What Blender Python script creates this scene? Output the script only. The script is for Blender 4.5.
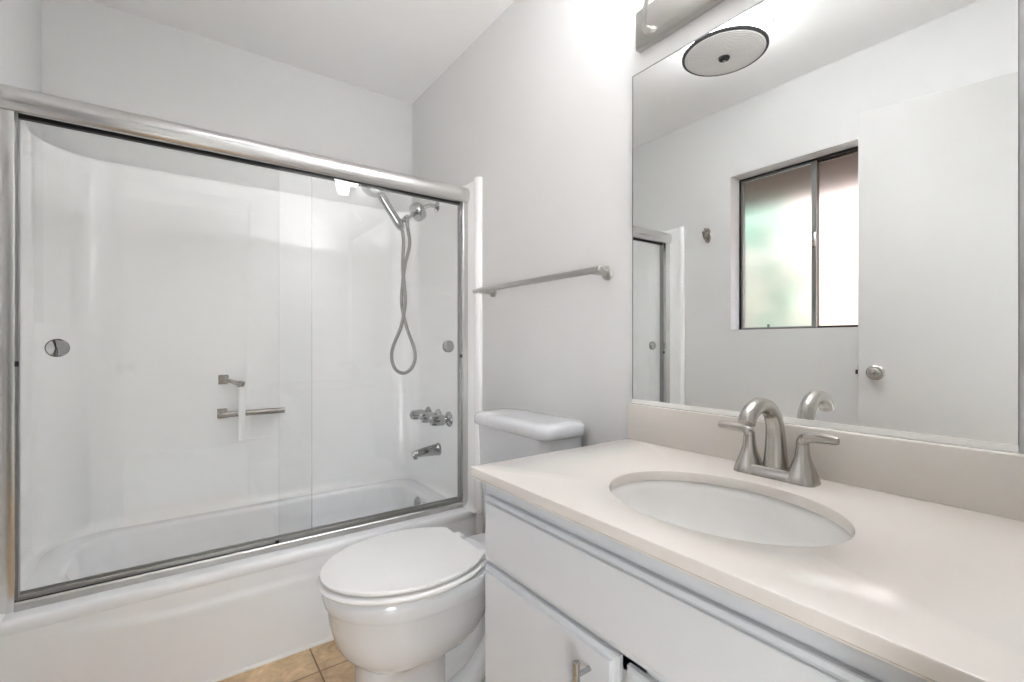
import bpy, bmesh, math, random
from mathutils import Vector, Matrix
random.seed(4)
C = bpy.context.scene.collection
PI = math.pi
for o in list(bpy.data.objects):
    bpy.data.objects.remove(o)

# ------------------------------------------------------------------ camera, world, lights, exposure
scn = bpy.context.scene
H = 1.09                                  # eye height
cam_d = bpy.data.cameras.new('camera')
cam = bpy.data.objects.new('camera', cam_d); C.objects.link(cam)
cam.location = (0, 0, H)
cam.rotation_euler = (PI/2, 0, -0.62497)
cam_d.sensor_width = 36.0
cam_d.lens = 467.82/1024*36
cam_d.shift_y = 2.6/1024
cam_d.clip_start = 0.01
scn.camera = cam
scn.view_settings.view_transform = 'Standard'
scn.view_settings.look = 'None'
scn.view_settings.gamma = 1.0
scn.view_settings.use_curve_mapping = False
scn.view_settings.exposure = 0.62
scn.cycles.use_denoising = True
scn.cycles.max_bounces = 14
scn.cycles.diffuse_bounces = 8
scn.cycles.glossy_bounces = 8
scn.cycles.transmission_bounces = 10
scn.cycles.transparent_max_bounces = 24
scn.cycles.sample_clamp_indirect = 20.0

w = bpy.data.worlds.new('world'); scn.world = w
w.use_nodes = True
nt = w.node_tree; nt.nodes.clear()
sky = nt.nodes.new('ShaderNodeTexSky'); sky.sky_type = 'NISHITA'
sky.sun_elevation = math.radians(50); sky.sun_rotation = math.radians(200); sky.sun_disc = False
bg = nt.nodes.new('ShaderNodeBackground'); bg.inputs['Strength'].default_value = 1.5
out = nt.nodes.new('ShaderNodeOutputWorld')
nt.links.new(sky.outputs[0], bg.inputs[0]); nt.links.new(bg.outputs[0], out.inputs[0])

def light(name, kind, loc, energy, color, size=0.1, sizey=None, target=None, spread=None):
    d = bpy.data.lights.new(name, kind); d.energy = energy; d.color = color
    if kind == 'AREA':
        d.size = size
        if sizey: d.shape = 'RECTANGLE'; d.size_y = sizey
        if spread: d.spread = spread
    elif kind == 'POINT': d.shadow_soft_size = size
    elif kind == 'SUN': d.angle = size
    o = bpy.data.objects.new(name, d); C.objects.link(o); o.location = loc
    if target is not None:
        o.rotation_euler = (Vector(target)-Vector(loc)).to_track_quat('-Z', 'Y').to_euler()
    return o
light('sun', 'SUN', (1.5, -1.2, 5), 14.0, (1, .95, .88), 0.01, target=(-1.0, .2, 0.6))
# hallway outside the open bathroom door: unseen lamp added under its ceiling as fill
light('hallway_fill_top', 'AREA', (0.25, -.42, 2.42), 9.0, (.96, .985, 1), .5, .5, target=(0.25, -.60, 0))

light('hallway_fill_side', 'AREA', (-.82, -1.30, .75), 27.0, (.94, .975, 1), .50, 1.1, target=(.6, .9, 2.3))  # added side fill lamp, out of view; the hallway has no window


# ------------------------------------------------------------------ materials
MATS = {}
def mat(name, col, rough=.5, metal=0, spec=.5, coat=0, bump=0, bscale=200, aniso=0, var=0, vscale=3, **kw):
    m = bpy.data.materials.new(name); m.use_nodes = True
    nt = m.node_tree; b = nt.nodes['Principled BSDF']
    b.inputs['Base Color'].default_value = (*col, 1)
    b.inputs['Roughness'].default_value = rough
    b.inputs['Metallic'].default_value = metal
    b.inputs['Specular IOR Level'].default_value = spec
    b.inputs['Coat Weight'].default_value = coat
    b.inputs['Coat Roughness'].default_value = .06
    for k, v in kw.items(): b.inputs[k.replace('_', ' ')].default_value = v
    tc = nt.nodes.new('ShaderNodeTexCoord')
    if var:
        n = nt.nodes.new('ShaderNodeTexNoise'); n.inputs['Scale'].default_value = vscale; n.inputs['Detail'].default_value = 4
        nt.links.new(tc.outputs['Object'], n.inputs['Vector'])
        mx = nt.nodes.new('ShaderNodeMix'); mx.data_type = 'RGBA'
        mx.inputs[6].default_value = (*[c*(1-var) for c in col], 1)
        mx.inputs[7].default_value = (*[min(1, c*(1+var)) for c in col], 1)
        nt.links.new(n.outputs['Fac'], mx.inputs[0]); nt.links.new(mx.outputs[2], b.inputs['Base Color'])
    if bump:
        n = nt.nodes.new('ShaderNodeTexNoise'); n.inputs['Scale'].default_value = bscale; n.inputs['Detail'].default_value = 3
        nt.links.new(tc.outputs['Object'], n.inputs['Vector'])
        bp = nt.nodes.new('ShaderNodeBump'); bp.inputs['Strength'].default_value = bump; bp.inputs['Distance'].default_value = .002
        nt.links.new(n.outputs['Fac'], bp.inputs['Height']); nt.links.new(bp.outputs[0], b.inputs['Normal'])
    MATS[name] = m
    return m
M_wall = mat('wall_paint', (.69, .689, .683), .45, spec=.35, bump=.12, bscale=90, var=.01)
M_ceil = mat('ceiling_paint', (.92, .915, .91), .8, bump=.15, bscale=120)
M_fib = mat('white_fiberglass', (.93, .93, .925), .24, coat=.2, var=.008, vscale=2)
M_tub = mat('tub_enamel', (.84, .845, .86), .22, coat=.4, var=.01, vscale=2)
M_porc = mat('porcelain', (.67, .68, .70), .12, coat=.6, var=.006)
M_seat = mat('seat_plastic', (.77, .758, .745), .25, var=.006)
M_cab = mat('cabinet_paint', (.62, .63, .65), .38, bump=.05, bscale=60, var=.01)
M_counter = mat('cultured_marble', (.665, .625, .58), .17, coat=.3, var=.012, vscale=2.5)
M_sink = mat('sink_porcelain', (.73, .715, .695), .1, coat=.5, var=.006)
M_chrome = mat('polished_chrome', (.48, .48, .48), .07, 1, var=.02)
M_alum = mat('satin_aluminium', (.66, .655, .645), .24, 1, var=.02, vscale=20)
M_alum2 = mat('track_aluminium', (.58, .575, .565), .4, 1, var=.02, vscale=20)
M_nickel = mat('brushed_nickel', (.47, .445, .415), .25, 1, var=.03, vscale=30)
M_nickel3 = mat('dark_nickel', (.36, .33, .30), .2, 1, var=.03, vscale=30)
M_plastic = mat('white_plastic', (.90, .895, .88), .35, var=.004)
M_nickel2 = mat('light_nickel', (.54, .525, .505), .3, 1, var=.02, vscale=30)
M_black = mat('black_rubber_and_shade', (.006, .006, .006), .5, var=.1)  # black parts, and the shade painted into the shower door channels
M_dark = mat('dark_metal', (.05, .05, .05), .35, .6, var=.1)
M_bronze = mat('window_metal', (.03, .028, .027), .35, .5, var=.1)
M_greym = mat('grey_sash_metal', (.28, .28, .28), .4, .6, var=.05)
M_mirror = mat('mirror_silver', (.93, .94, .935), .0, 1, var=.002)
M_door = mat('door_paint', (.575, .57, .56), .5, var=.008)
M_hose = mat('hose_metal', (.36, .355, .345), .3, 1, bump=.4, bscale=400)
M_clear = mat('frosted_acrylic', (.85, .84, .83), .3, Transmission_Weight=.35, var=.02)
M_caulk = mat('white_caulk', (.82, .81, .79), .5, var=.02)
M_tan = mat('stucco', (.46, .32, .26), .8, bump=.5, bscale=80, var=.05)
M_eave = mat('eave_wood', (.10, .058, .04), .8, var=.2, vscale=8)
M_leaf = mat('leaf', (.09, .27, .17), .6, var=.25, vscale=9)
M_ground = mat('ground', (.30, .29, .27), .9, var=.1)
M_trim = mat('trim_paint', (.80, .795, .785), .4, var=.006)
M_hall = mat('hallway_paint', (.72, .71, .69), .6, var=.01)

def emis_mat(name, col, strength):
    m = bpy.data.materials.new(name); m.use_nodes = True
    b = m.node_tree.nodes['Principled BSDF']
    b.inputs['Base Color'].default_value = (*col, 1)
    b.inputs['Emission Color'].default_value = (*col, 1); b.inputs['Emission Strength'].default_value = strength
    b.inputs['Roughness'].default_value = .3
    return m
M_lampglass = emis_mat('lit_frosted_shade', (.98, .985, 1), 17.0)

# thin clear pane: straight-through transmission plus Schlick reflection on each face
def pane_mat(name, tint, f0, rough):
    m = bpy.data.materials.new(name); m.use_nodes = True
    nt = m.node_tree; nt.nodes.clear()
    o = nt.nodes.new('ShaderNodeOutputMaterial')
    t = nt.nodes.new('ShaderNodeBsdfTransparent'); t.inputs[0].default_value = (*tint, 1)
    g = nt.nodes.new('ShaderNodeBsdfGlossy'); g.inputs['Roughness'].default_value = rough
    lw = nt.nodes.new('ShaderNodeLayerWeight'); lw.inputs['Blend'].default_value = .5
    pw = nt.nodes.new('ShaderNodeMath'); pw.operation = 'POWER'; pw.inputs[1].default_value = 5
    ma = nt.nodes.new('ShaderNodeMath'); ma.operation = 'MULTIPLY_ADD'; ma.inputs[1].default_value = 1-f0; ma.inputs[2].default_value = f0
    mx = nt.nodes.new('ShaderNodeMixShader')
    nt.links.new(lw.outputs['Facing'], pw.inputs[0]); nt.links.new(pw.outputs[0], ma.inputs[0])
    nt.links.new(ma.outputs[0], mx.inputs[0]); nt.links.new(t.outputs[0], mx.inputs[1]); nt.links.new(g.outputs[0], mx.inputs[2])
    nt.links.new(mx.outputs[0], o.inputs[0])
    return m
M_glass = pane_mat('clear_shower_glass', (.996, .998, .997), .04, .0)

M_edge = mat('polished_glass_edge', (.55, .60, .58), .2, Transmission_Weight=.5)
def frost_mat():
    m = bpy.data.materials.new('obscure_glass'); m.use_nodes = True
    b = m.node_tree.nodes['Principled BSDF']
    b.inputs['Base Color'].default_value = (.93, .97, .96, 1)
    b.inputs['Roughness'].default_value = .38; b.inputs['IOR'].default_value = 1.25
    b.inputs['Transmission Weight'].default_value = 1
    return m
M_frost = frost_mat()
M_drum = emis_mat('drum_fill_glow', (.97, .985, 1), 7.0)  # glow added to brighten the room; the fixture itself is taken as off

def bowl_mat():                           # ribbed (prismatic) pressed glass of the ceiling light
    m = mat('prismatic_glass', (.66, .65, .63), .22, spec=.6, coat=.4)
    nt = m.node_tree; b = nt.nodes['Principled BSDF']
    tc = nt.nodes.new('ShaderNodeTexCoord')
    wv = nt.nodes.new('ShaderNodeTexWave'); wv.wave_type = 'RINGS'; wv.rings_direction = 'Z'
    wv.inputs['Scale'].default_value = 38; wv.inputs['Distortion'].default_value = 0
    nt.links.new(tc.outputs['Object'], wv.inputs['Vector'])
    bp = nt.nodes.new('ShaderNodeBump'); bp.inputs['Strength'].default_value = .55; bp.inputs['Distance'].default_value = .005
    nt.links.new(wv.outputs['Fac'], bp.inputs['Height']); nt.links.new(bp.outputs[0], b.inputs['Normal'])
    return m
M_bowl = bowl_mat()

def floor_mat():
    m = bpy.data.materials.new('travertine_tile'); m.use_nodes = True
    nt = m.node_tree; b = nt.nodes['Principled BSDF']; b.inputs['Roughness'].default_value = .35
    tc = nt.nodes.new('ShaderNodeTexCoord')
    mp = nt.nodes.new('ShaderNodeMapping'); mp.inputs['Location'].default_value = (-.392+.305*2, -1.636+.305*6, 0)
    br = nt.nodes.new('ShaderNodeTexBrick'); br.offset = .0
    br.inputs['Scale'].default_value = 1; br.inputs['Brick Width'].default_value = .305; br.inputs['Row Height'].default_value = .305
    br.inputs['Mortar Size'].default_value = .003; br.inputs['Mortar Smooth'].default_value = .3
    br.inputs['Color1'].default_value = (.72, .56, .38, 1); br.inputs['Color2'].default_value = (.60, .43, .26, 1); br.inputs['Mortar'].default_value = (.24, .17, .10, 1)
    n = nt.nodes.new('ShaderNodeTexNoise'); n.inputs['Scale'].default_value = 14; n.inputs['Detail'].default_value = 8; n.inputs['Roughness'].default_value = .65
    n.inputs['Distortion'].default_value = .6
    cr = nt.nodes.new('ShaderNodeValToRGB')
    cr.color_ramp.elements[0].position = .32; cr.color_ramp.elements[0].color = (.60, .52, .42, 1)
    cr.color_ramp.elements[1].position = .68; cr.color_ramp.elements[1].color = (1.25, 1.2, 1.12, 1)
    mx = nt.nodes.new('ShaderNodeMix'); mx.data_type = 'RGBA'; mx.blend_type = 'MULTIPLY'; mx.inputs[0].default_value = .9
    nt.links.new(tc.outputs['Object'], mp.inputs[0]); nt.links.new(mp.outputs[0], br.inputs['Vector'])
    nt.links.new(tc.outputs['Object'], n.inputs['Vector']); nt.links.new(n.outputs['Fac'], cr.inputs[0])
    nt.links.new(br.outputs['Color'], mx.inputs[6]); nt.links.new(cr.outputs[0], mx.inputs[7])
    nt.links.new(mx.outputs[2], b.inputs['Base Color'])
    bp = nt.nodes.new('ShaderNodeBump'); bp.inputs['Strength'].default_value = .4; bp.inputs['Distance'].default_value = .004; bp.invert = True
    nt.links.new(br.outputs['Fac'], bp.inputs['Height']); nt.links.new(bp.outputs[0], b.inputs['Normal'])
    return m
M_floor = floor_mat()

# ------------------------------------------------------------------ mesh helpers (all in world coordinates)
def bx(bm, lo, hi, bev=0, seg=2):
    b2 = bmesh.new() if bev else bm
    vs = [b2.verts.new((x, y, z)) for x in (lo[0], hi[0]) for y in (lo[1], hi[1]) for z in (lo[2], hi[2])]
    for f in ((0,1,3,2),(4,6,7,5),(0,4,5,1),(2,3,7,6),(0,2,6,4),(1,5,7,3)):
        b2.faces.new([vs[i] for i in f])
    if bev:
        bmesh.ops.bevel(b2, geom=list(b2.edges), offset=bev, segments=seg, profile=.5, affect='EDGES', clamp_overlap=True)
        merge(bm, b2)
def merge(bm, b2, M=None):
    if M is not None: bmesh.ops.transform(b2, matrix=M, verts=b2.verts)
    me = bpy.data.meshes.new('t'); b2.to_mesh(me); b2.free(); bm.from_mesh(me); bpy.data.meshes.remove(me)
def loft(bm, rings, cap0=True, cap1=True, closed=True):
    R = [[bm.verts.new(p) for p in r] for r in rings]
    n = len(R[0])
    for a, b in zip(R, R[1:]):
        for i in range(n if closed else n-1):
            j = (i+1) % n
            bm.faces.new((a[i], a[j], b[j], b[i]))
    if cap0: bm.faces.new(list(reversed(R[0])))
    if cap1: bm.faces.new(R[-1])
    return R
def frames(pts):
    P = [Vector(p) for p in pts]; n = len(P)
    T = [((P[min(i+1, n-1)]-P[max(i-1, 0)]).normalized()) for i in range(n)]
    up = Vector((0, 0, 1)) if abs(T[0].z) < .9 else Vector((1, 0, 0))
    N = [(up-T[0]*up.dot(T[0])).normalized()]
    for i in range(1, n):
        q = T[i-1].rotation_difference(T[i]); v = q @ N[-1]
        N.append((v-T[i]*v.dot(T[i])).normalized())
    return P, T, N
def tube(bm, pts, r, seg=14, sq=None):
    """swept tube; r a number or list; sq=(a,b) scales the two cross axes"""
    P, T, N = frames(pts)
    rings = []
    for i, p in enumerate(P):
        rr = r[i] if isinstance(r, (list, tuple)) else r
        s = sq[i] if isinstance(sq, list) else (sq or (1, 1))
        B = T[i].cross(N[i])
        rings.append([p+(N[i]*math.cos(2*PI*k/seg)*s[0]+B*math.sin(2*PI*k/seg)*s[1])*rr for k in range(seg)])
    loft(bm, rings)
def lathe(bm, prof, org, axis=(0, 0, 1), seg=32):
    """prof: list of (radius, height along axis)"""
    org = Vector(org); ax = Vector(axis).normalized()
    q = Vector((0, 0, 1)).rotation_difference(ax)
    rings = [[org+q @ Vector((max(r, 1e-4)*math.cos(2*PI*k/seg), max(r, 1e-4)*math.sin(2*PI*k/seg), h)) for k in range(seg)] for r, h in prof]
    loft(bm, rings)
def spline(pts, n=10):
    P = [Vector(p) for p in pts]; P = [P[0]*2-P[1]]+P+[P[-1]*2-P[-2]]
    o = []
    for i in range(1, len(P)-2):
        for k in range(n):
            t = k/n
            o.append(.5*((2*P[i])+(P[i+1]-P[i-1])*t+(2*P[i-1]-5*P[i]+4*P[i+1]-P[i+2])*t*t+(3*P[i]-P[i-1]-3*P[i+1]+P[i+2])*t**3))
    o.append(P[-2]); return o
def rrect(x0, x1, y0, y1, r, n=8):
    o = []
    for cx, cy, a in ((x1-r, y1-r, 0), (x0+r, y1-r, PI/2), (x0+r, y0+r, PI), (x1-r, y0+r, 3*PI/2)):
        for k in range(n+1):
            t = a+PI/2*k/n; o.append((cx+r*math.cos(t), cy+r*math.sin(t)))
    return o
def prism(bm, pts, f, a, b):
    """extrude a closed 2-D outline pts between a and b; f(p, q, s) -> xyz"""
    loft(bm, [[f(p[0], p[1], s) for p in pts] for s in (a, b)])

def obj(name, bm, m, parent=None, org=None, smooth=35, mods=None):
    bmesh.ops.recalc_face_normals(bm, faces=bm.faces)
    root = parent
    while root is not None and root.parent is not None: root = root.parent
    o0 = Vector(org) if org is not None else (Vector(root.location) if root is not None else Vector((0, 0, 0)))
    bmesh.ops.translate(bm, vec=-o0, verts=bm.verts)
    me = bpy.data.meshes.new(name); bm.to_mesh(me); bm.free()
    me.materials.append(m)
    if smooth:
        for p in me.polygons: p.use_smooth = True
        me.set_sharp_from_angle(angle=math.radians(smooth))
    o = bpy.data.objects.new(name, me); C.objects.link(o)
    if parent is not None: o.parent = parent
    else: o.location = o0
    if mods: mods(o)
    return o
def thing(name, label, cat, loc, group=None):
    o = bpy.data.objects.new(name, None); C.objects.link(o); o.location = loc
    o.empty_display_size = .05
    o['label'] = label; o['category'] = cat
    if group: o['group'] = group
    return o
def tag(o, label, cat, group=None):
    o['label'] = label; o['category'] = cat
    if group: o['group'] = group
    return o
def struct(name, bm, m, parent=None, smooth=0, **k):
    o = obj(name, bm, m, parent, smooth=smooth, **k)
    if parent is None: o['kind'] = 'structure'
    return o
def NB(): return bmesh.new()

# ------------------------------------------------------------------ the room
XR, XL, YB, YF, ZC = 1.12, -.42, 2.545, .02, 2.483
T = .16
# window hole in the left wall, door hole in the front wall
WY0, WY1, WZ0, WZ1 = .68, 1.476, 1.170, 2.068
DX0, DX1, DZ = -.375, .44, 2.115
HX0, HX1, HY0 = -.9, 1.6, -2.0           # the hallway outside
b = NB(); bx(b, (XL-T, YF-T, -.1), (XR+T, YB+T, 0)); struct('floor', b, M_floor)
b = NB(); bx(b, (XL-T, YF-T, ZC), (XR+T, YB+T, ZC+.1)); struct('ceiling', b, M_ceil)
b = NB(); bx(b, (XR, YF-T, 0), (XR+T, YB+T, ZC)); struct('wall_right', b, M_wall)
b = NB(); bx(b, (XL, YB, 0), (XR, YB+T, ZC)); struct('wall_back', b, M_wall)
b = NB()
bx(b, (XL-T, YF-T, 0), (XL, WY0, ZC)); bx(b, (XL-T, WY1, 0), (XL, YB+T, ZC))
bx(b, (XL-T, WY0, 0), (XL, WY1, WZ0)); bx(b, (XL-T, WY0, WZ1), (XL, WY1, ZC))
struct('wall_left', b, M_wall)
b = NB()
bx(b, (XL, YF-T, 0), (DX0, YF, ZC)); bx(b, (DX1, YF-T, 0), (XR, YF, ZC)); bx(b, (DX0, YF-T, DZ), (DX1, YF, ZC))
struct('wall_front', b, M_wall)
# hallway shell behind the camera
b = NB(); bx(b, (HX0-T, HY0-T, 0), (HX1+T, HY0, 2.5)); struct('wall_hallway_far', b, M_hall)
b = NB(); bx(b, (HX0-T, HY0, 0), (HX0, YF-T, 2.5)); struct('wall_hallway_left', b, M_hall)
b = NB(); bx(b, (HX1, HY0, 0), (HX1+T, YF-T, 2.5)); struct('wall_hallway_right', b, M_hall)
b = NB(); bx(b, (HX0-T, HY0-T, 2.5), (HX1+T, YF-T, 2.6)); struct('ceiling_hallway', b, M_ceil)
b = NB(); bx(b, (HX0-T, HY0-T, -.1), (HX1+T, YF-T, 0)); struct('floor_hallway', b, M_hall)
b = NB()
for x0, x1 in ((HX0-T, XL-T), (XR+T, HX1+T)): bx(b, (x0, YF-T-.02, 0), (x1, YF-T, 2.5))
struct('wall_hallway_near', b, M_hall)
# baseboard on the right wall between the tub and the vanity, and caulk along the tub
b = NB(); bx(b, (XR-.012, .915, 0), (XR, 1.755, .085), .003); struct('baseboard_right', b, M_trim)
# ------------------------------------------------------------------ window (frosted slider), exterior
win = bpy.data.objects.new('window_1', None); C.objects.link(win); win.location = (XL-.10, (WY0+WY1)/2, WZ0); win['kind'] = 'structure'
xa, xb = XL-.140, XL-.095
b = NB()
fw = .012
bx(b, (xa, WY0, WZ0), (xb, WY0+fw, WZ1)); bx(b, (xa, WY1-fw, WZ0), (xb, WY1, WZ1))
bx(b, (xa, WY0+fw, WZ1-fw), (xb, WY1-fw, WZ1)); bx(b, (xa, WY0+fw, WZ0), (xb, WY1-fw, WZ0+.006))
obj('window_frame', b, M_bronze, win, smooth=0)
ym = 1.075
def sash(y0, y1, x0, x1, mt, nm, sl, sr):
    b = NB()
    bx(b, (x0, y0, WZ0+.006), (x1, y0+sl, WZ1-fw)); bx(b, (x0, y1-sr, WZ0+.006), (x1, y1, WZ1-fw))
    bx(b, (x0, y0+sl, WZ1-fw-.008), (x1, y1-sr, WZ1-fw)); bx(b, (x0, y0+sl, WZ0+.006), (x1, y1-sr, WZ0+.014))
    o = obj(nm, b, mt, win, smooth=0)
    b = NB(); xm = (x0+x1)/2
    bx(b, (xm-.002, y0+sl, WZ0+.014), (xm+.002, y1-sr, WZ1-fw-.008)); obj('pane', b, M_frost, o, smooth=0)
    return o
s1 = sash(ym-.012, WY1-fw, xa+.024, xb-.002, M_greym, 'sash', .022, .009)
s2 = sash(WY0+fw, ym+.006, xa+.003, xa+.021, M_bronze, 'sash', .009, .018)
b = NB(); bx(b, (xb-.002, ym-.012, 1.60), (xb+.012, ym+.004, 1.68), .004); obj('sash_latch', b, M_chrome, s1)
b = NB(); bx(b, (xb-.002, 1.30, WZ0+.012), (xb+.004, 1.312, WZ0+.03), .001); obj('sash_stop', b, M_greym, s1)
# outside
b = NB(); bx(b, (-7, -4, -.3), (XL-T, 8, -.1)); o = struct('ground_outside', b, M_ground)
b = NB(); bx(b, (XL-T-.75, -1.5, 2.10), (XL-T, 4.5, 2.24)); struct('ceiling_eave', b, M_eave)
b = NB(); bx(b, (-2.6, -3.5, -.1), (-2.45, 7, 2.6)); 
tag(obj('garden_wall', b, M_tan, smooth=0, org=(-2.5, 1, -.1)), 'sunlit pale stucco garden wall blurred behind the frosted window', 'wall')
def shrub(name, x, y, z0, rx, ry, rz, n, seed, label):
    rnd = random.Random(seed); root = thing(name, label, 'shrub', (x, y, z0))
    b = NB()
    for i in range(n):
        u = rnd.random(); th = rnd.random()*2*PI; ph = math.acos(2*rnd.random()-1); rr = .55+.45*math.sqrt(u)
        c = Vector((x+rx*rr*math.sin(ph)*math.cos(th), y+ry*rr*math.sin(ph)*math.sin(th), z0+rz+rz*.95*rr*math.cos(ph)))
        d = Vector((rnd.uniform(-1, 1), rnd.uniform(-1, 1), rnd.uniform(-.4, 1))).normalized()
        s = d.cross(Vector((rnd.uniform(-1, 1), rnd.uniform(-1, 1), rnd.uniform(-1, 1)))).normalized()
        l = rnd.uniform(.09, .15); wd = l*.3
        v = [b.verts.new(p) for p in (c, c+d*l*.5+s*wd, c+d*l, c+d*l*.5-s*wd)]
        b.faces.new(v)
    obj('foliage', b, M_leaf, root, smooth=0)
    b = NB()
    for k in range(5):
        a = k*1.3; tube(b, [(x, y, z0), (x+.1*math.cos(a), y+.1*math.sin(a), z0+rz*.7), (x+.6*rx*math.cos(a), y+.6*ry*math.sin(a), z0+rz*1.4)], [.02, .015, .006], 6)
    obj('stem', b, M_eave, root)
shrub('garden_shrub', -1.75, 2.0, -.1, .40, .42, 1.30, 750, 3, 'green leafy shrub blurred behind the frosted window glass')

# ------------------------------------------------------------------ bathroom door, swung open against the left wall
dv = Vector((.217, .976, 0)).normalized(); dn = Vector((dv.y, -dv.x, 0))      # along the door, towards the room
free = Vector((-.207, .777, 0)); hinge = free-dv*.76
door = bpy.data.objects.new('door_1', None); C.objects.link(door); door.location = hinge; door['kind'] = 'structure'
def DP(a, d, z): return hinge+dv*a+dn*d+Vector((0, 0, z))
def dbox(bm, a0, a1, d0, d1, z0, z1, bev=0):
    b2 = NB(); bx(b2, (a0, d0, z0), (a1, d1, z1), bev)
    Mx = Matrix(((dv.x, dn.x, 0, hinge.x), (dv.y, dn.y, 0, hinge.y), (0, 0, 1, 0), (0, 0, 0, 1)))
    merge(bm, b2, Mx)
b = NB(); dbox(b, 0, .76, -.035, 0, .012, 2.10, .002); obj('door_slab', b, M_door, door)
b = NB()
lathe(b, [(.0, 0), (.033, 0), (.033, .004), (.028, .009), (.014, .012), (.011, .022), (.013, .026), (.022, .032), (.0275, .040), (.0275, .047), (.022, .055), (.012, .0585), (.003, .059), (0, .0585)], DP(.70, 0, .965), dn)
kn = obj('door_knob', b, M_nickel, door)
b = NB(); lathe(b, [(0, 0), (.0035, 0), (.0035, .0012), (0, .0012)], DP(.70, .0588, .965), dn, 12); obj('knob_button', b, M_dark, kn)
b = NB(); dbox(b, .7585, .7615, -.03, -.005, .935, .995, .0005); dbox(b, .7615, .771, -.025, -.010, .955, .975, .002); obj('latch', b, M_dark, door)
for z in (.25, 1.05, 1.85):
    b = NB(); tube(b, [DP(-.006, .004, z-.045), DP(-.006, .004, z+.045)], .006, 10); obj('hinge', b, M_nickel2, door)
# door casing trim around the opening (bathroom side)
b = NB()
bx(b, (DX0-.005, YF-T, 0), (DX0+.0, YF, DZ)); bx(b, (DX1, YF-T, 0), (DX1+.0, YF, DZ)) if False else None
bx(b, (DX1, YF, 0), (DX1+.055, YF+.012, DZ+.055), .003); bx(b, (DX0, YF, DZ), (DX1, YF+.012, DZ+.055), .003)
struct('trim_1', b, M_trim)

# ------------------------------------------------------------------ fibreglass tub surround
SX0, SX1, SY0, SY1 = -.408, 1.107, 1.785, 2.52
RZ, SZ = .335, 1.838
def upath(off, r, rl):
    """inner U outline, offset outwards by off"""
    x0, x1, y1 = SX0-off, SX1+off, SY1+off
    o = [(x1, SY0)]
    for i in range(1, 8): o.append((x1, SY0+(y1-r-SY0)*i/8))
    for k in range(13):
        t = PI/2*k/12; o.append((x1-r+r*math.cos(t), y1-r+r*math.sin(t)))
    for i in range(1, 12): o.append((x1-r+(x0-x1+r+rl)*i/12, y1))
    for k in range(17):
        t = PI/2+PI/2*k/16; o.append((x0+rl+rl*math.cos(t), y1-rl+rl*math.sin(t)))
    for i in range(1, 8): o.append((x0, y1-rl+(SY0-y1+rl)*i/8))
    o.append((x0, SY0)); return o
b = NB()
rin = .12
prof = [(.0115, RZ), (-.026, RZ+.0004), (-.0245, RZ+.0015), (-.017, RZ+.005), (-.009, RZ+.013), (-.003, RZ+.026), (0, RZ+.045), (0, SZ-.018), (.002, SZ-.008), (.006, SZ-.002), (.0115, SZ)]
paths = [upath(off, rin+off, .21+off) for off, z in prof]
rings = [[(p[0], p[1], prof[k][1]) for k, p in enumerate(ps)] for ps in zip(*paths)]
loft(b, rings)
# front flanges (rounded white return strips on both walls)
for xw, s in ((XR, -1), (XL, 1)):
    pts = [(0, 0), (0, .034), (.023, .034), (.0245, .022), (.022, .008), (.014, 0)]
    prism(b, [(xw+s*(p[0]+.0005), SY0-.006+p[1]) for p in pts], lambda x, y, z: (x, y, z), RZ, SZ-.002)
sur = tag(obj('tub_surround', b, M_fib, org=(.355, 2.5, RZ)), 'glossy white fiberglass tub surround lining three walls above the bathtub', 'tub surround')

# ------------------------------------------------------------------ bathtub
tub = thing('bathtub', 'white alcove bathtub with a gently recessed apron below the sliding glass doors', 'bathtub', (.355, 2.15, 0))
b = NB()
TX0, TX1, TY0, TY1 = -.416, 1.114, 1.822, 2.53
N = 10
rings = []
def rr3(x0, x1, y0, y1, r, z): return [(x, y, z) for x, y in rrect(x0, x1, y0, y1, r, N)]
rings.append(rr3(TX0+.002, TX1-.002, TY0+.002, TY1, .004, .30))
rings.append(rr3(TX0, TX1, TY0, TY1, .006, .315))
rings.append(rr3(TX0+.003, TX1-.003, TY0+.004, TY1, .008, .326))
rings.append(rr3(TX0+.008, TX1-.008, TY0+.010, TY1, .010, .3335))
rings.append(rr3(TX0+.018, TX1-.018, TY0+.020, TY1-.01, .02, RZ))
rings.append(rr3(-.315, 1.015, 1.965, 2.455, .17, RZ))
rings.append(rr3(-.303, 1.003, 1.975, 2.447, .17, .332))
rings.append(rr3(-.293, .993, 1.985, 2.44, .17, .320))
rings.append(rr3(-.275, .985, 1.995, 2.432, .16, .24))
rings.append(rr3(-.22, .97, 2.01, 2.42, .15, .15))
rings.append(rr3(-.18, .95, 2.03, 2.40, .14, .10))
rings.append(rr3(-.12, .91, 2.06, 2.37, .13, .082))
rings.append(rr3(.0, .80, 2.12, 2.31, .09, .078))
loft(b, rings, False, True)
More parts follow.
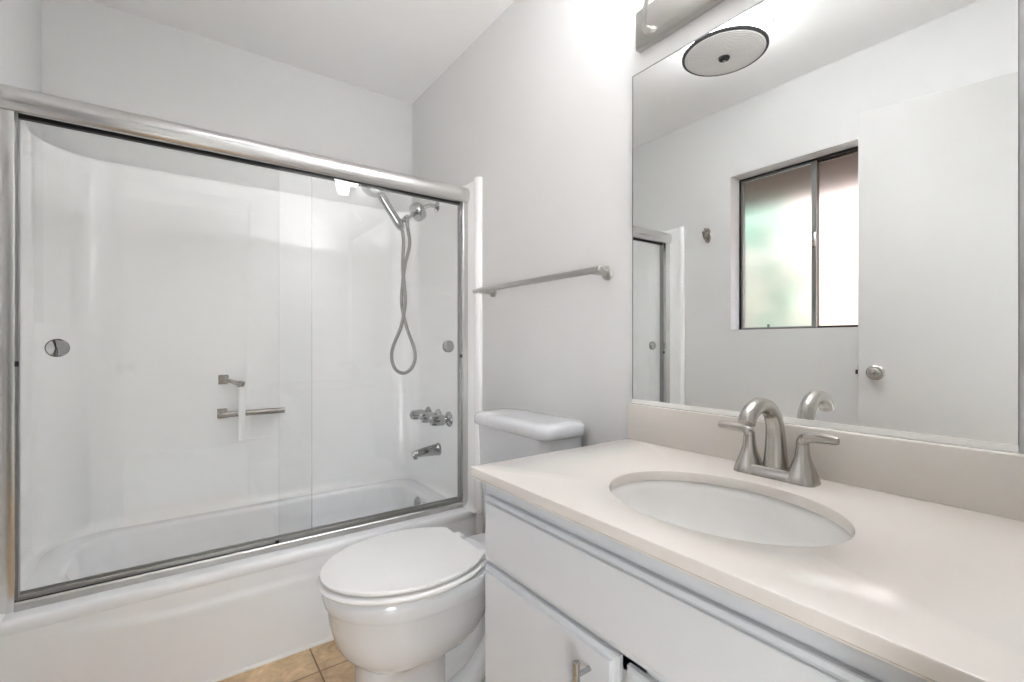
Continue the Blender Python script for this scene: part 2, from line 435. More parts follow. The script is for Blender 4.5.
# apron
nx, nz = 60, 34
def sm(t): t = max(0, min(1, t)); return t*t*(3-2*t)
G = []
for i in range(nx+1):
    x = TX0+(TX1-TX0)*i/nx; row = []
    for k in range(nz+1):
        z = .305*k/nz
        top = .282-.030*sm((x+.30)/.35)          # upper edge of the recess, lower towards the right
        rec = sm((top-z)/.016)*sm((x-TX0-.10)/.05)*sm((TX1-.05-x)/.05)
        row.append(b.verts.new((x, TY0+.003-.006*rec-.034*(1-z/.305), z)))
    G.append(row)
for i in range(nx):
    for k in range(nz): b.faces.new((G[i][k], G[i+1][k], G[i+1][k+1], G[i][k+1]))
body = obj('tub_body', b, M_tub, tub, smooth=60)
b = NB(); tube(b, [(TX0+.01, TY0-.036, .002), (TX1-.0, TY0-.036, .002)], .008, 8); obj('caulk_bead', b, M_caulk, tub)
b = NB(); lathe(b, [(0, 0), (.036, 0), (.036, .004), (.030, .010), (.012, .013), (0, .0135)], (.992, 2.18, .285), (-1, 0, .1)); obj('overflow_plate', b, M_chrome, tub)
b = NB(); lathe(b, [(0, 0), (.03, 0), (.03, .003), (.02, .005), (0, .002)], (.84, 2.205, .079), (0, 0, 1)); obj('drain', b, M_chrome, tub)
b = NB(); bx(b, (SX1-.010, 1.776, 0), (XR, 1.80, RZ-.001), .004)
struct('trim_2', b, M_trim, smooth=35)

# ------------------------------------------------------------------ sliding shower door
DY0, DY1 = 1.882, 1.938                     # front and back of the frame
sd = thing('sliding_shower_door', 'framed sliding bypass shower door of two clear glass panels on the tub rim', 'shower door', (.355, 1.91, RZ))
jl, jr = SX0+.001, SX1-.001
b = NB()
hz0, hz1 = 1.742, 1.812
pts = [(DY1, hz0+.008), (DY1, hz1-.012), (DY1-.008, hz1-.002), (DY0+.022, hz1)]
for k in range(0, 13):
    t = PI/2+PI*k/12; pts.append((DY0+.004+.020*math.cos(t), (hz0+hz1)/2+(hz1-hz0)/2*math.sin(t)))
pts += [(DY0+.0065, hz0), (DY0+.0065, hz0+.012), (DY1-.008, hz0+.012), (DY1-.008, hz0+.002)]
prism(b, pts, lambda y, z, x: (x, y, z), jl, jr)
obj('header_rail', b, M_alum, sd)
b = NB(); bx(b, (jl+.028, DY0+.0068, hz0+.004), (jr-.028, DY1-.009, hz0+.0118)); bx(b, (jl+.028, DY0+.021, hz0-.007), (jr-.028, DY0+.0385, hz0+.004)); obj('header_channel_shade', b, M_black, sd, smooth=0)  # black boxes stand in for the shade inside the hollow header
for x0, x1, s in ((jl, jl+.042, 1), (jr-.027, jr, -1)):
    b = NB()
    xi = x1 if s > 0 else x0; xo = x0 if s > 0 else x1
    bx(b, (min(xo, xi), DY0, RZ+.001), (max(xo, xi), DY0+.006, hz0+.004), .0015)
    bx(b, (min(xo, xo+s*.012), DY0+.006, RZ+.001), (max(xo, xo+s*.012), DY1, hz0+.012), .001)
    bx(b, (min(xi-s*.004, xi), DY1-.05, RZ+.02), (max(xi-s*.004, xi), DY1-.006, hz0+.010), .0008)
    j = obj('side_jamb', b, M_alum, sd)
    b = NB(); bx(b, (min(xi, xi+s*.004), DY0+.018, RZ+.03), (max(xi, xi+s*.004), DY1-.012, hz0+.005)); obj('bumper_strip', b, M_greym, j, smooth=0)
    b = NB(); bx(b, (min(xi, xi+s*.006), DY0+.012, 1.025), (max(xi, xi+s*.006), DY0+.02, 1.04), .001); obj('bumper', b, M_black, j)
b = NB()
pts = [(DY0, RZ+.0005), (DY0, RZ+.020), (DY0+.003, RZ+.024), (DY0+.008, RZ+.024), (DY0+.010, RZ+.012), (DY0+.024, RZ+.012), (DY0+.026, RZ+.034), (DY0+.030, RZ+.034), (DY0+.032, RZ+.014), (DY1-.006, RZ+.014), (DY1-.004, RZ+.036), (DY1, RZ+.036), (DY1, RZ+.0005)]
prism(b, pts, lambda y, z, x: (x, y, z), jl+.0422, jr-.0272)
obj('bottom_track', b, M_alum2, sd)
b = NB(); bx(b, (jl+.028, DY0+.011, RZ+.0125), (.312, DY0+.0235, RZ+.0215)); bx(b, (.300, DY0+.010, RZ+.013), (.312, DY0+.022, RZ+.030), .001); obj('track_shade_and_guide', b, M_black, sd, smooth=0)  # black fill stands in for shade in the empty front channel, plus end block
def glass(x0, x1, y, px, nm):
    b = NB(); bx(b, (x0, y-.0025, RZ+.018), (x1, y+.0025, hz0+.008)); g = obj('glass_panel', b, M_glass, sd, smooth=0)
    g.data.materials.append(M_edge)
    for p in g.data.polygons: p.material_index = 1 if abs(p.normal.x) > .9 else 0
    for s in (-1, 1):
        b = NB(); lathe(b, [(0, .0), (.027, .0), (.027, .003), (.024, .006), (.012, .003), (0, .0018)], (px, y+s*.0028, 1.077), (0, s, 0)); obj('finger_pull', b, M_chrome, g)
glass(.312, jr-.030, DY0+.017, 1.012, 'f')
glass(jl+.045, .432, DY0+.043, -.283, 'b')

# ------------------------------------------------------------------ hand shower
XW = SX1
sh = thing('hand_shower', 'chrome hand shower on a wall arm with a looped metal hose inside the tub', 'shower head', (XW, 2.2, 1.80))
b = NB(); lathe(b, [(0, 0), (.028, 0), (.027, .004), (.016, .010), (.0115, .013), (0, .013)], (XW, 2.2, 1.80), (-1, 0, 0)); obj('escutcheon', b, M_chrome, sh)
b = NB(); tube(b, spline([(XW-.002, 2.2, 1.80), (XW-.035, 2.2, 1.802), (XW-.065, 2.2, 1.790), (XW-.088, 2.2, 1.770)], 8), .010, 14); obj('shower_arm', b, M_chrome, sh)
ad = Vector((-.82, 0, -.57)).normalized(); a0 = Vector((XW-.086, 2.2, 1.772))
b = NB(); lathe(b, [(0, 0), (.012, 0), (.014, .004), (.043, .008), (.046, .013), (.046, .042), (.043, .047), (.024, .050), (.014, .056), (0, .056)], a0, ad); obj('flow_regulator', b, M_chrome, sh)
a1 = a0+ad*.056
b = NB()
lathe(b, [(0, 0), (.0125, 0), (.0125, .012), (.0095, .014), (.0095, .030), (.0155, .033), (.0155, .052), (.011, .056), (.011, .075), (.016, .079), (.019, .088), (.019, .106), (.015, .112), (0, .113)], a1, ad)
a2 = a1+ad*.044
tube(b, [a2, a2+Vector((.004, 0, -.030)), a2+Vector((.006, 0, -.050))], [.010, .010, .008], 12)
obj('diverter_bracket', b, M_chrome, sh)
hd = a1+ad*.098                                            # where the handset sits in its holder
wt = Vector((.792, 2.2, 1.826))                             # top of the handset
wd = (wt-hd).normalized()
b = NB()
tube(b, [hd-wd*.035, hd-wd*.02, hd, hd+wd*.04, hd+wd*.10, hd+wd*.16, wt], [.014, .020, .022, .0205, .020, .021, .024], 16)
wn = Vector((-.45, -.2, -.87)).normalized()
hs = obj('handset', b, M_chrome, sh)
b = NB(); lathe(b, [(0, -.022), (.020, -.022), (.036, -.012), (.050, .0), (.051, .008), (.046, .013), (0, .013)], wt+Vector((-.030, 0, .004)), wn); obj('spray_head', b, M_chrome, hs)
b = NB(); tube(b, [hd+wd*.03+Vector((-.006, -.010, 0)), hd+wd*.09+Vector((-.006, -.010, 0)), hd+wd*.145+Vector((-.006, -.010, 0))], [.007, .0085, .007], 10); obj('grip', b, M_greym, hs)
p0 = hd-wd*.035; p1 = a2+Vector((.006, 0, -.050))
b = NB()
hp = [p0, p0+Vector((.006, -.004, -.06)), (.917, 2.195, 1.46), (.928, 2.19, 1.32), (.922, 2.19, 1.25), (.905, 2.192, 1.17), (.868, 2.198, 1.075), (.862, 2.2, 1.015), (.880, 2.2, .965), (.922, 2.2, .943), (.964, 2.2, .965), (.984, 2.2, 1.015), (.976, 2.2, 1.075), (.945, 2.206, 1.16), (.924, 2.212, 1.25), (.918, 2.212, 1.32), (.930, 2.208, 1.46), p1+Vector((.010, 0, -.08)), p1]
tube(b, spline(hp, 8), .0085, 10); obj('shower_hose', b, M_hose, sh)

# ------------------------------------------------------------------ tub valve handles and spout
HL = ['chrome tub faucet handle on the surround nearest the glass door frame', 'middle chrome tub faucet handle on the surround above the spout', 'chrome tub faucet handle on the surround nearest the back wall']
for i, y in enumerate((2.068, 2.183, 2.300)):
    t = thing('faucet_handle', HL[i], 'faucet handle', (XW, y, .714), 'tub faucet handles')
    b = NB(); lathe(b, [(0, 0), (.038, 0), (.037, .004), (.029, .012), (.020, .018), (.0155, .034), (0, .034)], (XW, y, .714), (-1, 0, 0)); obj('escutcheon', b, M_chrome, t)
    b = NB()
    rings = []
    for h, r in ((.032, .018), (.034, .025), (.039, .0265), (.084, .0245), (.096, .023), (.101, .018)):
        rings.append([Vector((XW-h, y+r*(1+.08*math.cos(6*a))*math.cos(a), .714+r*(1+.08*math.cos(6*a))*math.sin(a))) for a in [2*PI*k/50 for k in range(50)]])
    loft(b, rings); hb = obj('knob', b, M_chrome, t)
    b = NB(); lathe(b, [(0, 0), (.010, 0), (.010, .002), (0, .003)], (XW-.101, y, .714), (-1, 0, 0), 20); obj('cap', b, M_greym, hb)
b = NB()
sp = []
for d, zc, ry, rz in ((0, .546, .031, .033), (.005, .546, .031, .033), (.012, .545, .028, .030), (.05, .5435, .025, .0265), (.09, .541, .0225, .0225), (.12, .5385, .020, .0185), (.138, .537, .018, .0155), (.147, .536, .014, .011)):
    sp.append([(XW-d, 2.18+ry*math.cos(2*PI*k/24), zc+rz*math.sin(2*PI*k/24)) for k in range(24)])
loft(b, sp)
lathe(b, [(0, 0), (.013, 0), (.013, .030), (.009, .030), (.009, .02), (0, .02)], (XW-.130, 2.18, .543), (0, 0, -1), 20)
spt = tag(obj('tub_spout', b, M_chrome, org=(XW, 2.18, .556)), 'chrome tub spout on the surround wall below the three faucet handles', 'tub spout')

# ------------------------------------------------------------------ the two bar fittings on the back of the surround
YS = SY1
def post(t, x, z, l, r=.011):
    b = NB(); bx(b, (x-.020, YS-.007, z-.022), (x+.020, YS, z+.022), .002); bx(b, (x-.013, YS-.012, z-.014), (x+.013, YS-.007, z+.014), .002); obj('square_flange', b, M_nickel3, t)
    b = NB(); tube(b, [(x, YS-.010, z), (x, YS-l+.008, z)], r*.8, 14)
    return b
g = thing('towel_peg', 'short nickel peg with a hanging white strap, above the grab bar inside the tub', 'peg', (.182, YS, .925))
b = post(g, .182, .925, .045); tube(b, spline([(.182, YS-.036, .925), (.20, YS-.045, .921), (.225, YS-.05, .912), (.246, YS-.052, .905)], 5), .0095, 16)
lathe(b, [(0, 0), (.014, 0), (.0155, .003), (.0155, .022), (.0135, .025), (0, .025)], (.236, YS-.052, .907), (.93, 0, -.36), 20); obj('peg', b, M_nickel3, g)
b = NB()
bx(b, (.236, YS-.073, .648), (.264, YS-.066, .893), .003); bx(b, (.264, YS-.072, .648), (.42, YS-.067, .656), .002)
obj('strap', b, M_plastic, g)
g = thing('grab_bar', 'horizontal nickel grab bar on the back of the surround, under the peg', 'grab bar', (.30, YS, .770))
b = post(g, .178, .770, .055); obj('bracket_arm', b, M_nickel3, g)
b = NB(); tube(b, [(.172, YS-.05, .770), (.43, YS-.05, .770)], .0135, 16); obj('bar', b, M_nickel3, g)
b = NB(); bx(b, (.404, YS-.007, .752), (.440, YS, .788), .002); tube(b, [(.422, YS-.006, .770), (.422, YS-.05, .770)], .008, 12); obj('end_bracket', b, M_plastic, g)

# ------------------------------------------------------------------ towel bar on the right wall
tb = thing('towel_bar', 'long brushed nickel towel bar on the wall above the toilet', 'towel bar', (XR, 1.36, 1.315))
for y in (1.030, 1.69):
    b = NB(); lathe(b, [(0, 0), (.0235, 0), (.0235, .006), (.021, .009), (.011, .012), (.010, .056), (.012, .066), (0, .068)], (XR, y, 1.315), (-1, 0, 0), 28); obj('bracket', b, M_nickel2, tb)
b = NB()
lathe(b, [(0, 0), (.009, 0), (.011, .002), (.011, .745), (.009, .747), (0, .747)], (XR-.062, 1.0, 1.318), (0, 1, 0), 20); obj('bar', b, M_nickel2, tb)

# ------------------------------------------------------------------ toilet
TYC = 1.266
tl = thing('toilet', 'white two-piece toilet with its lid down between the bathtub and the vanity', 'toilet', (.70, TYC, 0))
def egg(z, xf, xm, xb, hw, n=48, p=1.0, pb=.75):
    o = []
    for k in range(n):
        a = 2*PI*k/n; c, s = math.cos(a), math.sin(a)
        if c < 0: x = xm-(xm-xf)*abs(c)**p
        else: x = xm+(xb-xm)*abs(c)**pb
        o.append((x, TYC+hw*(1 if s > 0 else -1)*abs(s)**(p if c < 0 else pb), z))
    return o
b = NB()
sec = [(0, .388, .50, .645, .108), (.012, .388, .50, .645, .108), (.03, .394, .50, .642, .102), (.12, .399, .50, .640, .098), (.20, .401, .50, .640, .100),
       (.2245, .402, .505, .642, .103), (.231, .399, .51, .66, .112), (.243, .386, .52, .70, .128), (.258, .368, .53, .73, .145), (.28, .352, .54, .75, .158), (.31, .340, .545, .77, .168), (.35, .330, .546, .79, .1745), (.392, .324, .546, .80, .178),
       (.397, .321, .546, .80, .1805), (.402, .317, .546, .80, .182), (.42, .312, .546, .80, .1835), (.438, .312, .546, .80, .184), (.447, .318, .546, .80, .178)]
loft(b, [egg(*q, **(dict(p=.8, pb=.55) if q[0] < .225 else {})) for q in sec])
ft = [[(x, y, z) for x, y in rrect(.60, .985-i, TYC-.098+i, TYC+.098-i, .045, 8)] for z, i in ((0, 0), (.022, 0), (.034, .010), (.040, .030))]
loft(b, ft)
tube(b, spline([(.60, TYC, .13), (.70, TYC, .17), (.79, TYC, .27), (.87, TYC, .30), (.925, TYC, .22), (.925, TYC, .02)], 8), .066, 22)
for q in (-1, 1):
    tube(b, spline([(.60, TYC+q*.045, .06), (.68, TYC+q*.055, .075), (.77, TYC+q*.055, .14), (.83, TYC+q*.050, .24), (.87, TYC+q*.05, .36), (.88, TYC+q*.05, .42)], 6), .040, 14)
dk = [[(x, y, z) for x, y in rrect(x0, 1.085, TYC-w_, TYC+w_, .03, 6)] for z, x0, w_ in ((.30, .86, .07), (.36, .80, .085), (.41, .76, .095), (.434, .755, .098), (.441, .762, .092))]
loft(b, dk)
obj('bowl', b, M_porc, tl, smooth=50)
TKY = 1.316
b = NB()
tk = [[(x, y, z) for x, y in rrect(x0, 1.106, TKY-w_, TKY+w_, .035, 8)] for z, x0, w_ in ((.448, .945, .181), (.456, .937, .189), (.60, .930, .197), (.785, .924, .203), (.7885, .927, .201))]
loft(b, tk); tank = obj('tank', b, M_porc, tl, smooth=40)
b = NB()
ld = [[(x, y, z) for x, y in rrect(x0, x1, TKY-w_, TKY+w_, r_, 10)] for z, x0, x1, w_, r_ in ((.7885, .916, 1.108, .217, .045), (.793, .910, 1.110, .222, .05), (.818, .910, 1.110, .222, .05), (.828, .914, 1.108, .218, .05), (.8335, .925, 1.10, .208, .05), (.8355, .95, 1.085, .178, .04))]
loft(b, ld); obj('tank_lid', b, M_porc, tl, smooth=60)
def dsh(z, k, sx=0):
    cx, a_, b_ = .545, .239*k+sx, .187*k+sx; o = []
    xb = .728+sx*.3
    al = math.acos(min(1, (xb-cx)/a_))
    n = 56
    for i in range(n+1):
        t = al+(2*PI-2*al)*i/n; o.append((cx+a_*math.cos(t), TYC+b_*math.sin(t), z))
    y0 = o[-1][1]; y1 = o[0][1]
    for i in range(1, 6): o.append((xb, y0+(y1-y0)*i/6, z))
    return o
b = NB(); loft(b, [dsh(.4495, .97, .002), dsh(.4515, .99, .005), dsh(.457, 1, .006), dsh(.4625, .995, .005), dsh(.4655, .975, .002)]); obj('seat', b, M_seat, tl, smooth=50)
b = NB(); loft(b, [dsh(.4712, .972), dsh(.4725, .990), dsh(.476, 1.0), dsh(.4800, .999), dsh(.4820, .990), dsh(.4828, .972)]); obj('lid', b, M_seat, tl, smooth=40)
for q in (-1, 1):
    for xx in (.40, .62):
        b = NB(); bx(b, (xx, TYC+q*.12-.012, .4657), (xx+.03, TYC+q*.12+.012, .4711)); obj('lid_bumper', b, M_seat, tl, smooth=0)
for s in (-1, 1):
    b = NB(); bx(b, (.722, TYC+s*.075-.020, .4412), (.765, TYC+s*.075+.020, .470), .006, 3); obj('hinge', b, M_seat, tl)
    b = NB(); lathe(b, [(0, 0), (.014, 0), (.013, .008), (.008, .014), (0, .016)], (.80, TYC+s*.115, .0), (0, 0, 1), 18); 
    bx(b, (.775, TYC+s*.115-.02, 0), (.83, TYC+s*.115+.02, .004), .001); obj('bolt_cap', b, M_seat, tl)
# supply stop
sv = thing('supply_valve', 'small metal water supply valve on the wall behind the toilet', 'valve', (XR, 1.66, .20))
b = NB(); lathe(b, [(0, 0), (.028, 0), (.026, .006), (.009, .008), (.008, .045), (.012, .047), (.012, .07), (0, .07)], (XR, 1.66, .20), (-1, 0, 0), 20); obj('stop_body', b, M_chrome, sv)
b = NB(); loft(b, [[(XR-.07-h, 1.66+.012*k_*math.cos(a), .20+.022*k_*math.sin(a)) for a in [2*PI*i/20 for i in range(20)]] for h, k_ in ((.001, .7), (.004, 1), (.014, 1), (.017, .7))]); obj('handle', b, M_dark, sv)
b = NB(); tube(b, spline([(XR-.058, 1.66, .208), (XR-.06, 1.66, .30), (XR-.08, 1.60, .39), (XR-.10, 1.48, .41), (XR-.10, 1.44, .446)], 8), .006, 10); obj('supply_hose', b, M_hose, sv)

# ------------------------------------------------------------------ vanity
CZ = .806                                                     # counter top
VF = .593                                                     # face-frame front
VY0, VY1 = YF+.002, .928
vc = thing('vanity_cabinet', 'white painted vanity cabinet with overlay doors under the sink counter', 'cabinet', (.85, .465, 0))
b = NB()
bx(b, (VF+.06, VY0, 0), (XR-.001, VY1-.0, .095))                    # toe kick
bx(b, (VF+.018, VY1-.018, .095), (XR-.001, VY1, CZ-.030)); bx(b, (VF+.018, VY0, .095), (XR-.001, VY0+.018, CZ-.030)); bx(b, (VF+.018, VY0, .095), (XR-.001, VY1, .113))
def ff(y0, y1, z0, z1): bx(b, (VF, y0, z0), (VF+.018, y1, z1), .001, 1)
ff(VY1-.045, VY1, .095, CZ-.030); ff(VY0, VY0+.045, .095, CZ-.030); ff(.463, .523, .095, .585)
ff(VY0+.045, VY1-.045, .720, CZ-.030); ff(VY0+.045, VY1-.045, .560, .605); ff(VY0+.045, VY1-.045, .095, .13)
obj('carcass', b, M_cab, vc)
def slab(y0, y1, z0, z1, x1=VF-.001, th=.018, lip=.012):
    """overlay front with a stepped, rounded edge"""
    b = NB()
    def rg(i, x): return [(x, y, z) for y, z in ((y0+i, z0+i), (y1-i, z0+i), (y1-i, z1-i), (y0+i, z1-i))]
    loft(b, [rg(0, x1), rg(0, x1-.008), rg(.0015, x1-.010), rg(.004, x1-.0108), rg(lip-.003, x1-.0108), rg(lip-.001, x1-.0125), rg(lip, x1-th+.001), rg(lip+.0015, x1-th)])
    return b
obj('drawer_front', slab(VY0+.02, .913, .595, .741), M_cab, vc, smooth=25)
for y0, y1, hy in ((.512, .913, .570), (.075, .496, .44)):
    d = obj('door', slab(y0, y1, .115, .584 if y0 > .3 else .580), M_cab, vc, smooth=25)
    hx = VF-.019-.030
    b = NB(); tube(b, [(hx, hy, .560), (hx, hy, .558), (hx, hy, .428), (hx, hy, .426)], [.0045, .006, .006, .0045], 16)
    for z in (.536, .452): tube(b, [(hx, hy, z), (VF-.0185, hy, z)], .0045, 12)
    obj('bar_pull', b, M_chrome, d)

# counter with an oval cut-out
cx, cy, ca, cb = .801, .475, .163, .208
ct = thing('vanity_countertop', 'cream cultured marble countertop with backsplash on the white vanity cabinet', 'countertop', (.85, .465, CZ-.03))
X0, X1, Y0, Y1 = .555, XR-.001, VY0, .934
def ring_out(i, z, n=96, r=.006):
    """rectangle sampled by angle around the bowl centre"""
    x0, x1, y0, y1 = X0+i, X1, Y0, Y1-i
    o = []
    for k in range(n):
        a = 2*PI*k/n; dx, dy = math.cos(a), math.sin(a)
        tx = (x1-cx)/dx if dx > 1e-9 else ((x0-cx)/dx if dx < -1e-9 else 1e9)
        ty = (y1-cy)/dy if dy > 1e-9 else ((y0-cy)/dy if dy < -1e-9 else 1e9)
        s = min(tx, ty); o.append([cx+dx*s, cy+dy*s, z])
    for qx, qy in ((x0, y0), (x1, y0), (x1, y1), (x0, y1)):           # snap nearest sample to each corner
        k = min(range(n), key=lambda i_: (o[i_][0]-qx)**2+(o[i_][1]-qy)**2); o[k][0], o[k][1] = qx, qy
    return o
def oval(k, z, n=96): 
    o = []
    for i in range(n):
        a = 2*PI*i/n; dx, dy = math.cos(a), math.sin(a)
        s = 1/math.sqrt((dx/(ca+k))**2+(dy/(cb+k))**2); o.append((cx+dx*s, cy+dy*s, z))
    return o
b = NB()
rg = [oval(0, CZ-.022), oval(0, CZ-.006), oval(.0015, CZ-.0018), oval(.005, CZ), ring_out(.0035, CZ), ring_out(.001, CZ-.001), ring_out(0, CZ-.0035), ring_out(.001, CZ-.020), ring_out(.003, CZ-.022), ring_out(.008, CZ-.0235), ring_out(.010, CZ-.028), ring_out(.014, CZ-.029)]
loft(b, rg, False, False)
obj('slab', b, M_counter, ct, smooth=40)
b = NB()
bx(b, (XR-.021, VY0, CZ-.002), (XR-.0005, Y1-.002, .912), .004, 3)
obj('backsplash', b, M_counter, ct)
sk = thing('sink_basin', 'oval white undermount sink basin set into the cream countertop', 'sink', (cx, cy, CZ-.17))
b = NB()
pr = [(.012, -.0225), (.004, -.0225), (.002, -.024), (-.003, -.040), (-.010, -.065), (-.022, -.095), (-.042, -.120), (-.072, -.138), (-.105, -.146), (-.135, -.150)]
loft(b, [oval(k, CZ+z) for k, z in pr], False, True)
sb = obj('basin', b, M_sink, sk, smooth=60, mods=None)
b = NB(); lathe(b, [(0, 0), (.026, 0), (.026, .004), (.02, .006), (.015, .004), (0, .006)], (cx, cy, CZ-.150), (0, 0, 1)); obj('drain', b, M_nickel, sk)

# ------------------------------------------------------------------ faucet
fx, fy = 1.040, .482
fc = thing('sink_faucet', 'brushed nickel centerset faucet with a high arched spout behind the sink', 'faucet', (fx, fy, CZ))
b = NB()
for_r = [(0, 0), (0, .004), (.002, .012), (.005, .020), (.007, .022)]
loft(b, [[(x, y, CZ+h) for x, y in rrect(fx-.027+i, fx+.027-i, fy-.083+i*1.6, fy+.083-i*1.6, .016-i*.5, 6)] for i, h in for_r])
obj('base_plate', b, M_nickel, fc)
def SQ(p, h): return [(x, y, CZ+h) for x, y in p]
for s in (-1, 1):
    hy = fy+s*.0545
    b = NB()
    col = [(.0300, .0285, .001), (.0292, .0278, .008), (.0262, .0255, .018), (.0210, .0215, .032), (.0165, .0165, .046), (.0135, .0135, .060), (.0122, .0122, .074), (.0120, .0120, .080)]
    loft(b, [[(x, y, CZ+h) for x, y in rrect(fx-a_, fx+a_, hy-(b_ if s > 0 else b_), hy+b_, min(a_, b_)*(.72+.26*min(1, h/.05)), 6)] for a_, b_, h in col])
    hc = obj('handle', b, M_nickel, fc)
    b = NB()
    tube(b, [(fx, hy, CZ+.0805), (fx, hy, CZ+.084), (fx, hy+s*.002, CZ+.089), (fx, hy+s*.007, CZ+.0925), (fx, hy+s*.018, CZ+.0950), (fx-.003, hy+s*.037, CZ+.0960), (fx-.008, hy+s*.060, CZ+.0965), (fx-.010, hy+s*.067, CZ+.0963)],
         [.0115, .0118, .0115, .0110, .0105, .0100, .0095, .0085], 16, sq=[(1, 1), (1, 1), (.95, 1), (.8, 1), (.55, 1), (.5, .95), (.52, .9), (.5, .8)])
    obj('lever', b, M_nickel, hc)
b = NB()
sx = fx+.004
pp = [(sx, fy, CZ+.004), (sx, fy, CZ+.02), (sx, fy, CZ+.05), (sx-.001, fy, CZ+.085), (sx-.005, fy, CZ+.111), (sx-.018, fy, CZ+.136), (sx-.040, fy, CZ+.152), (sx-.066, fy, CZ+.157), (sx-.092, fy, CZ+.152), (sx-.112, fy, CZ+.140), (sx-.1215, fy, CZ+.125)]
rs = [.0262, .0248, .0218, .0192, .0178, .0170, .0166, .0165, .0164, .0163, .0162]
P2 = spline(pp, 4); R2 = []
for i in range(len(P2)):
    q = i/4; k = min(int(q), len(rs)-2); R2.append(rs[k]+(rs[k+1]-rs[k])*(q-k))
tube(b, P2, R2, 22, sq=(1, 1.0)); spo = obj('spout', b, M_nickel, fc, smooth=50)

# ------------------------------------------------------------------ mirror
mr = thing('wall_mirror', 'large frameless wall mirror above the backsplash reflecting the window', 'mirror', (XR, .53, .914))
b = NB(); bx(b, (XR-.006, .135, .9205), (XR-.0005, .926, 1.89), .0006, 1); mg = obj('mirror_glass', b, M_mirror, mr, smooth=0); mg.data.materials.append(M_greym)
for p in mg.data.polygons: p.material_index = 0 if p.normal.x < -.9 else 1
b = NB(); bx(b, (XR-.0066, .135, 1.8885), (XR-.0005, .928, 1.8915)); obj('top_edge', b, M_greym, mr, smooth=0)
b = NB(); bx(b, (XR-.0066, .9245, .9215), (XR-.0005, .928, 1.8884)); obj('side_edge', b, M_greym, mr, smooth=0)
b = NB(); bx(b, (XR-.009, .135, .9125), (XR-.0005, .926, .9205)); bx(b, (XR-.009, .135, .9205), (XR-.0066, .926, .9245)); obj('bottom_channel', b, M_caulk, mr, smooth=0)

# ------------------------------------------------------------------ vanity light
vl = thing('vanity_light', 'brushed nickel vanity light bar mounted on the wall above the mirror', 'wall lamp', (XR, .54, 2.005))
b = NB(); loft(b, [[(XR-x, y, z) for y, z in rrect(.185+i, .905-i, 1.950+i, 2.064-i, .004, 3)] for x, i in ((.0005, 0), (.016, 0), (.020, .002), (.0235, .006))]); obj('back_plate', b, M_nickel2, vl)
for yc in (.755, .54, .325):
    y = yc; x = XR-.125
    b = NB()
    tube(b, spline([(XR-.022, y+.100, 1.985), (XR-.040, y+.100, 1.983), (XR-.052, y+.092, 2.0), (XR-.070, y+.068, 2.04), (XR-.095, y+.035, 2.085), (x, y, 2.142)], 6), .012, 14, sq=(1, .5))
    arm = obj('arm', b, M_nickel2, vl)
    b = NB(); lathe(b, [(0, 0), (.010, 0), (.022, .008), (.026, .020), (.026, .026), (0, .026)], (x, y, 2.138), (0, 0, 1), 24); obj('socket_cup', b, M_nickel2, arm)
    b = NB(); lathe(b, [(.020, 0), (.032, .012), (.044, .040), (.052, .080), (.060, .120), (.057, .120), (.049, .080), (.041, .040), (.028, .014), (.0, .012)], (x, y, 2.164), (0, 0, 1), 32); obj('glass_shade', b, M_lampglass, arm)
    up = light('vanity_bulb', 'SPOT', (x, y, 2.292), 8.0, (.97, .985, 1), target=(x-.22, y+.12, 2.292+.42)); up.data.spot_size = math.radians(110); up.data.spot_blend = .8; up.data.shadow_soft_size = .035

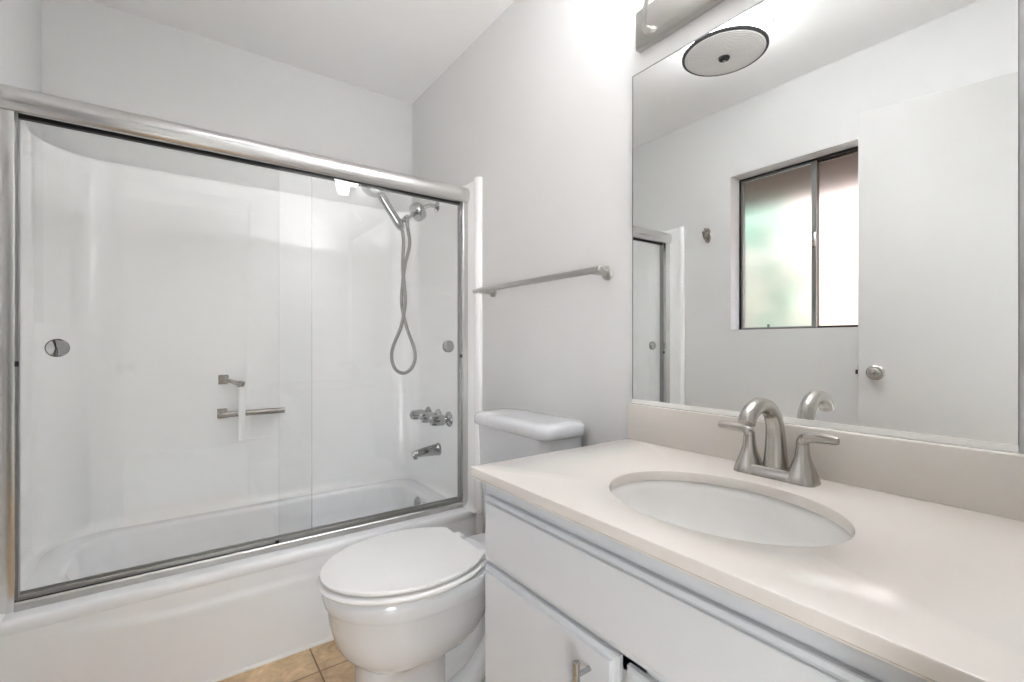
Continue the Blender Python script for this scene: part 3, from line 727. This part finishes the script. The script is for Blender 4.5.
# ------------------------------------------------------------------ ceiling light
cl = thing('ceiling_light', 'round flush ceiling light with ribbed glass bowl and dark rim seen in the mirror', 'ceiling lamp', (.232, 1.143, ZC))
LX, LY = .232, 1.143
b = NB(); lathe(b, [(0, 0), (.186, 0), (.190, .004), (.190, .012), (.186, .016), (0, .016)], (LX, LY, ZC-.0005), (0, 0, -1), 56); obj('base_pan', b, M_ceil, cl)
b = NB(); lathe(b, [(0, .0165), (.150, .0165), (.156, .024), (.158, .076), (.152, .084), (0, .084)], (LX, LY, ZC-.0005), (0, 0, -1), 56); obj('fill_glow_drum', b, M_drum, cl)  # glowing drum added as room fill above the unlit bowl
b = NB(); lathe(b, [(.150, .085), (.1715, .085), (.1775, .088), (.1775, .096), (.1745, .0985), (.162, .0985), (.150, .093)], (LX, LY, ZC), (0, 0, -1), 64); obj('rim_ring', b, M_dark, cl)
b = NB()
pr = [(.168*math.cos(t), .0965+.016*math.sin(t)) for t in [PI/2*k/14 for k in range(15)]]
pr[-1] = (.0005, pr[-1][1])
lathe(b, pr, (LX, LY, ZC), (0, 0, -1), 64)
gb = obj('glass_bowl', b, M_bowl, cl, smooth=60)
b = NB(); lathe(b, [(0, .108), (.022, .108), (.024, .116), (.021, .122), (.009, .124), (.0, .124)], (LX, LY, ZC), (0, 0, -1), 24); fi = obj('finial', b, M_black, cl)
b = NB(); lathe(b, [(0, .123), (.0075, .123), (.008, .128), (.005, .133), (0, .134)], (LX, LY, ZC), (0, 0, -1), 18); obj('finial_tip', b, M_chrome, fi)

# ------------------------------------------------------------------ robe hook on the left wall
rh = thing('robe_hook', 'small nickel robe hook on the wall between the window and the tub', 'hook', (XL, 1.62, 1.75))
hx, hy, hz = XL, 1.62, 1.75
b = NB(); loft(b, [[(hx+x, hy+.022*k*math.cos(a), hz+.046*k*math.sin(a)) for a in [2*PI*i/28 for i in range(28)]] for x, k in ((0, 1), (.004, 1), (.007, .88), (.008, .7))]); obj('back_plate', b, M_nickel3, rh)
b = NB(); tube(b, spline([(hx+.006, hy, hz-.015), (hx+.028, hy, hz-.022), (hx+.042, hy, hz-.010), (hx+.044, hy, hz+.008)], 6), [.007]*18+[.007], 12)
lathe(b, [(0, -.012), (.008, -.009), (.012, 0), (.008, .009), (0, .012)], (hx+.044, hy, hz+.012), (0, 0, 1), 18); obj('hook_arm', b, M_nickel3, rh)
b = NB(); tube(b, spline([(hx+.006, hy, hz+.01), (hx+.022, hy, hz+.018), (hx+.03, hy, hz+.034), (hx+.03, hy, hz+.040)], 5), .006, 10); obj('upper_arm', b, M_nickel3, rh)
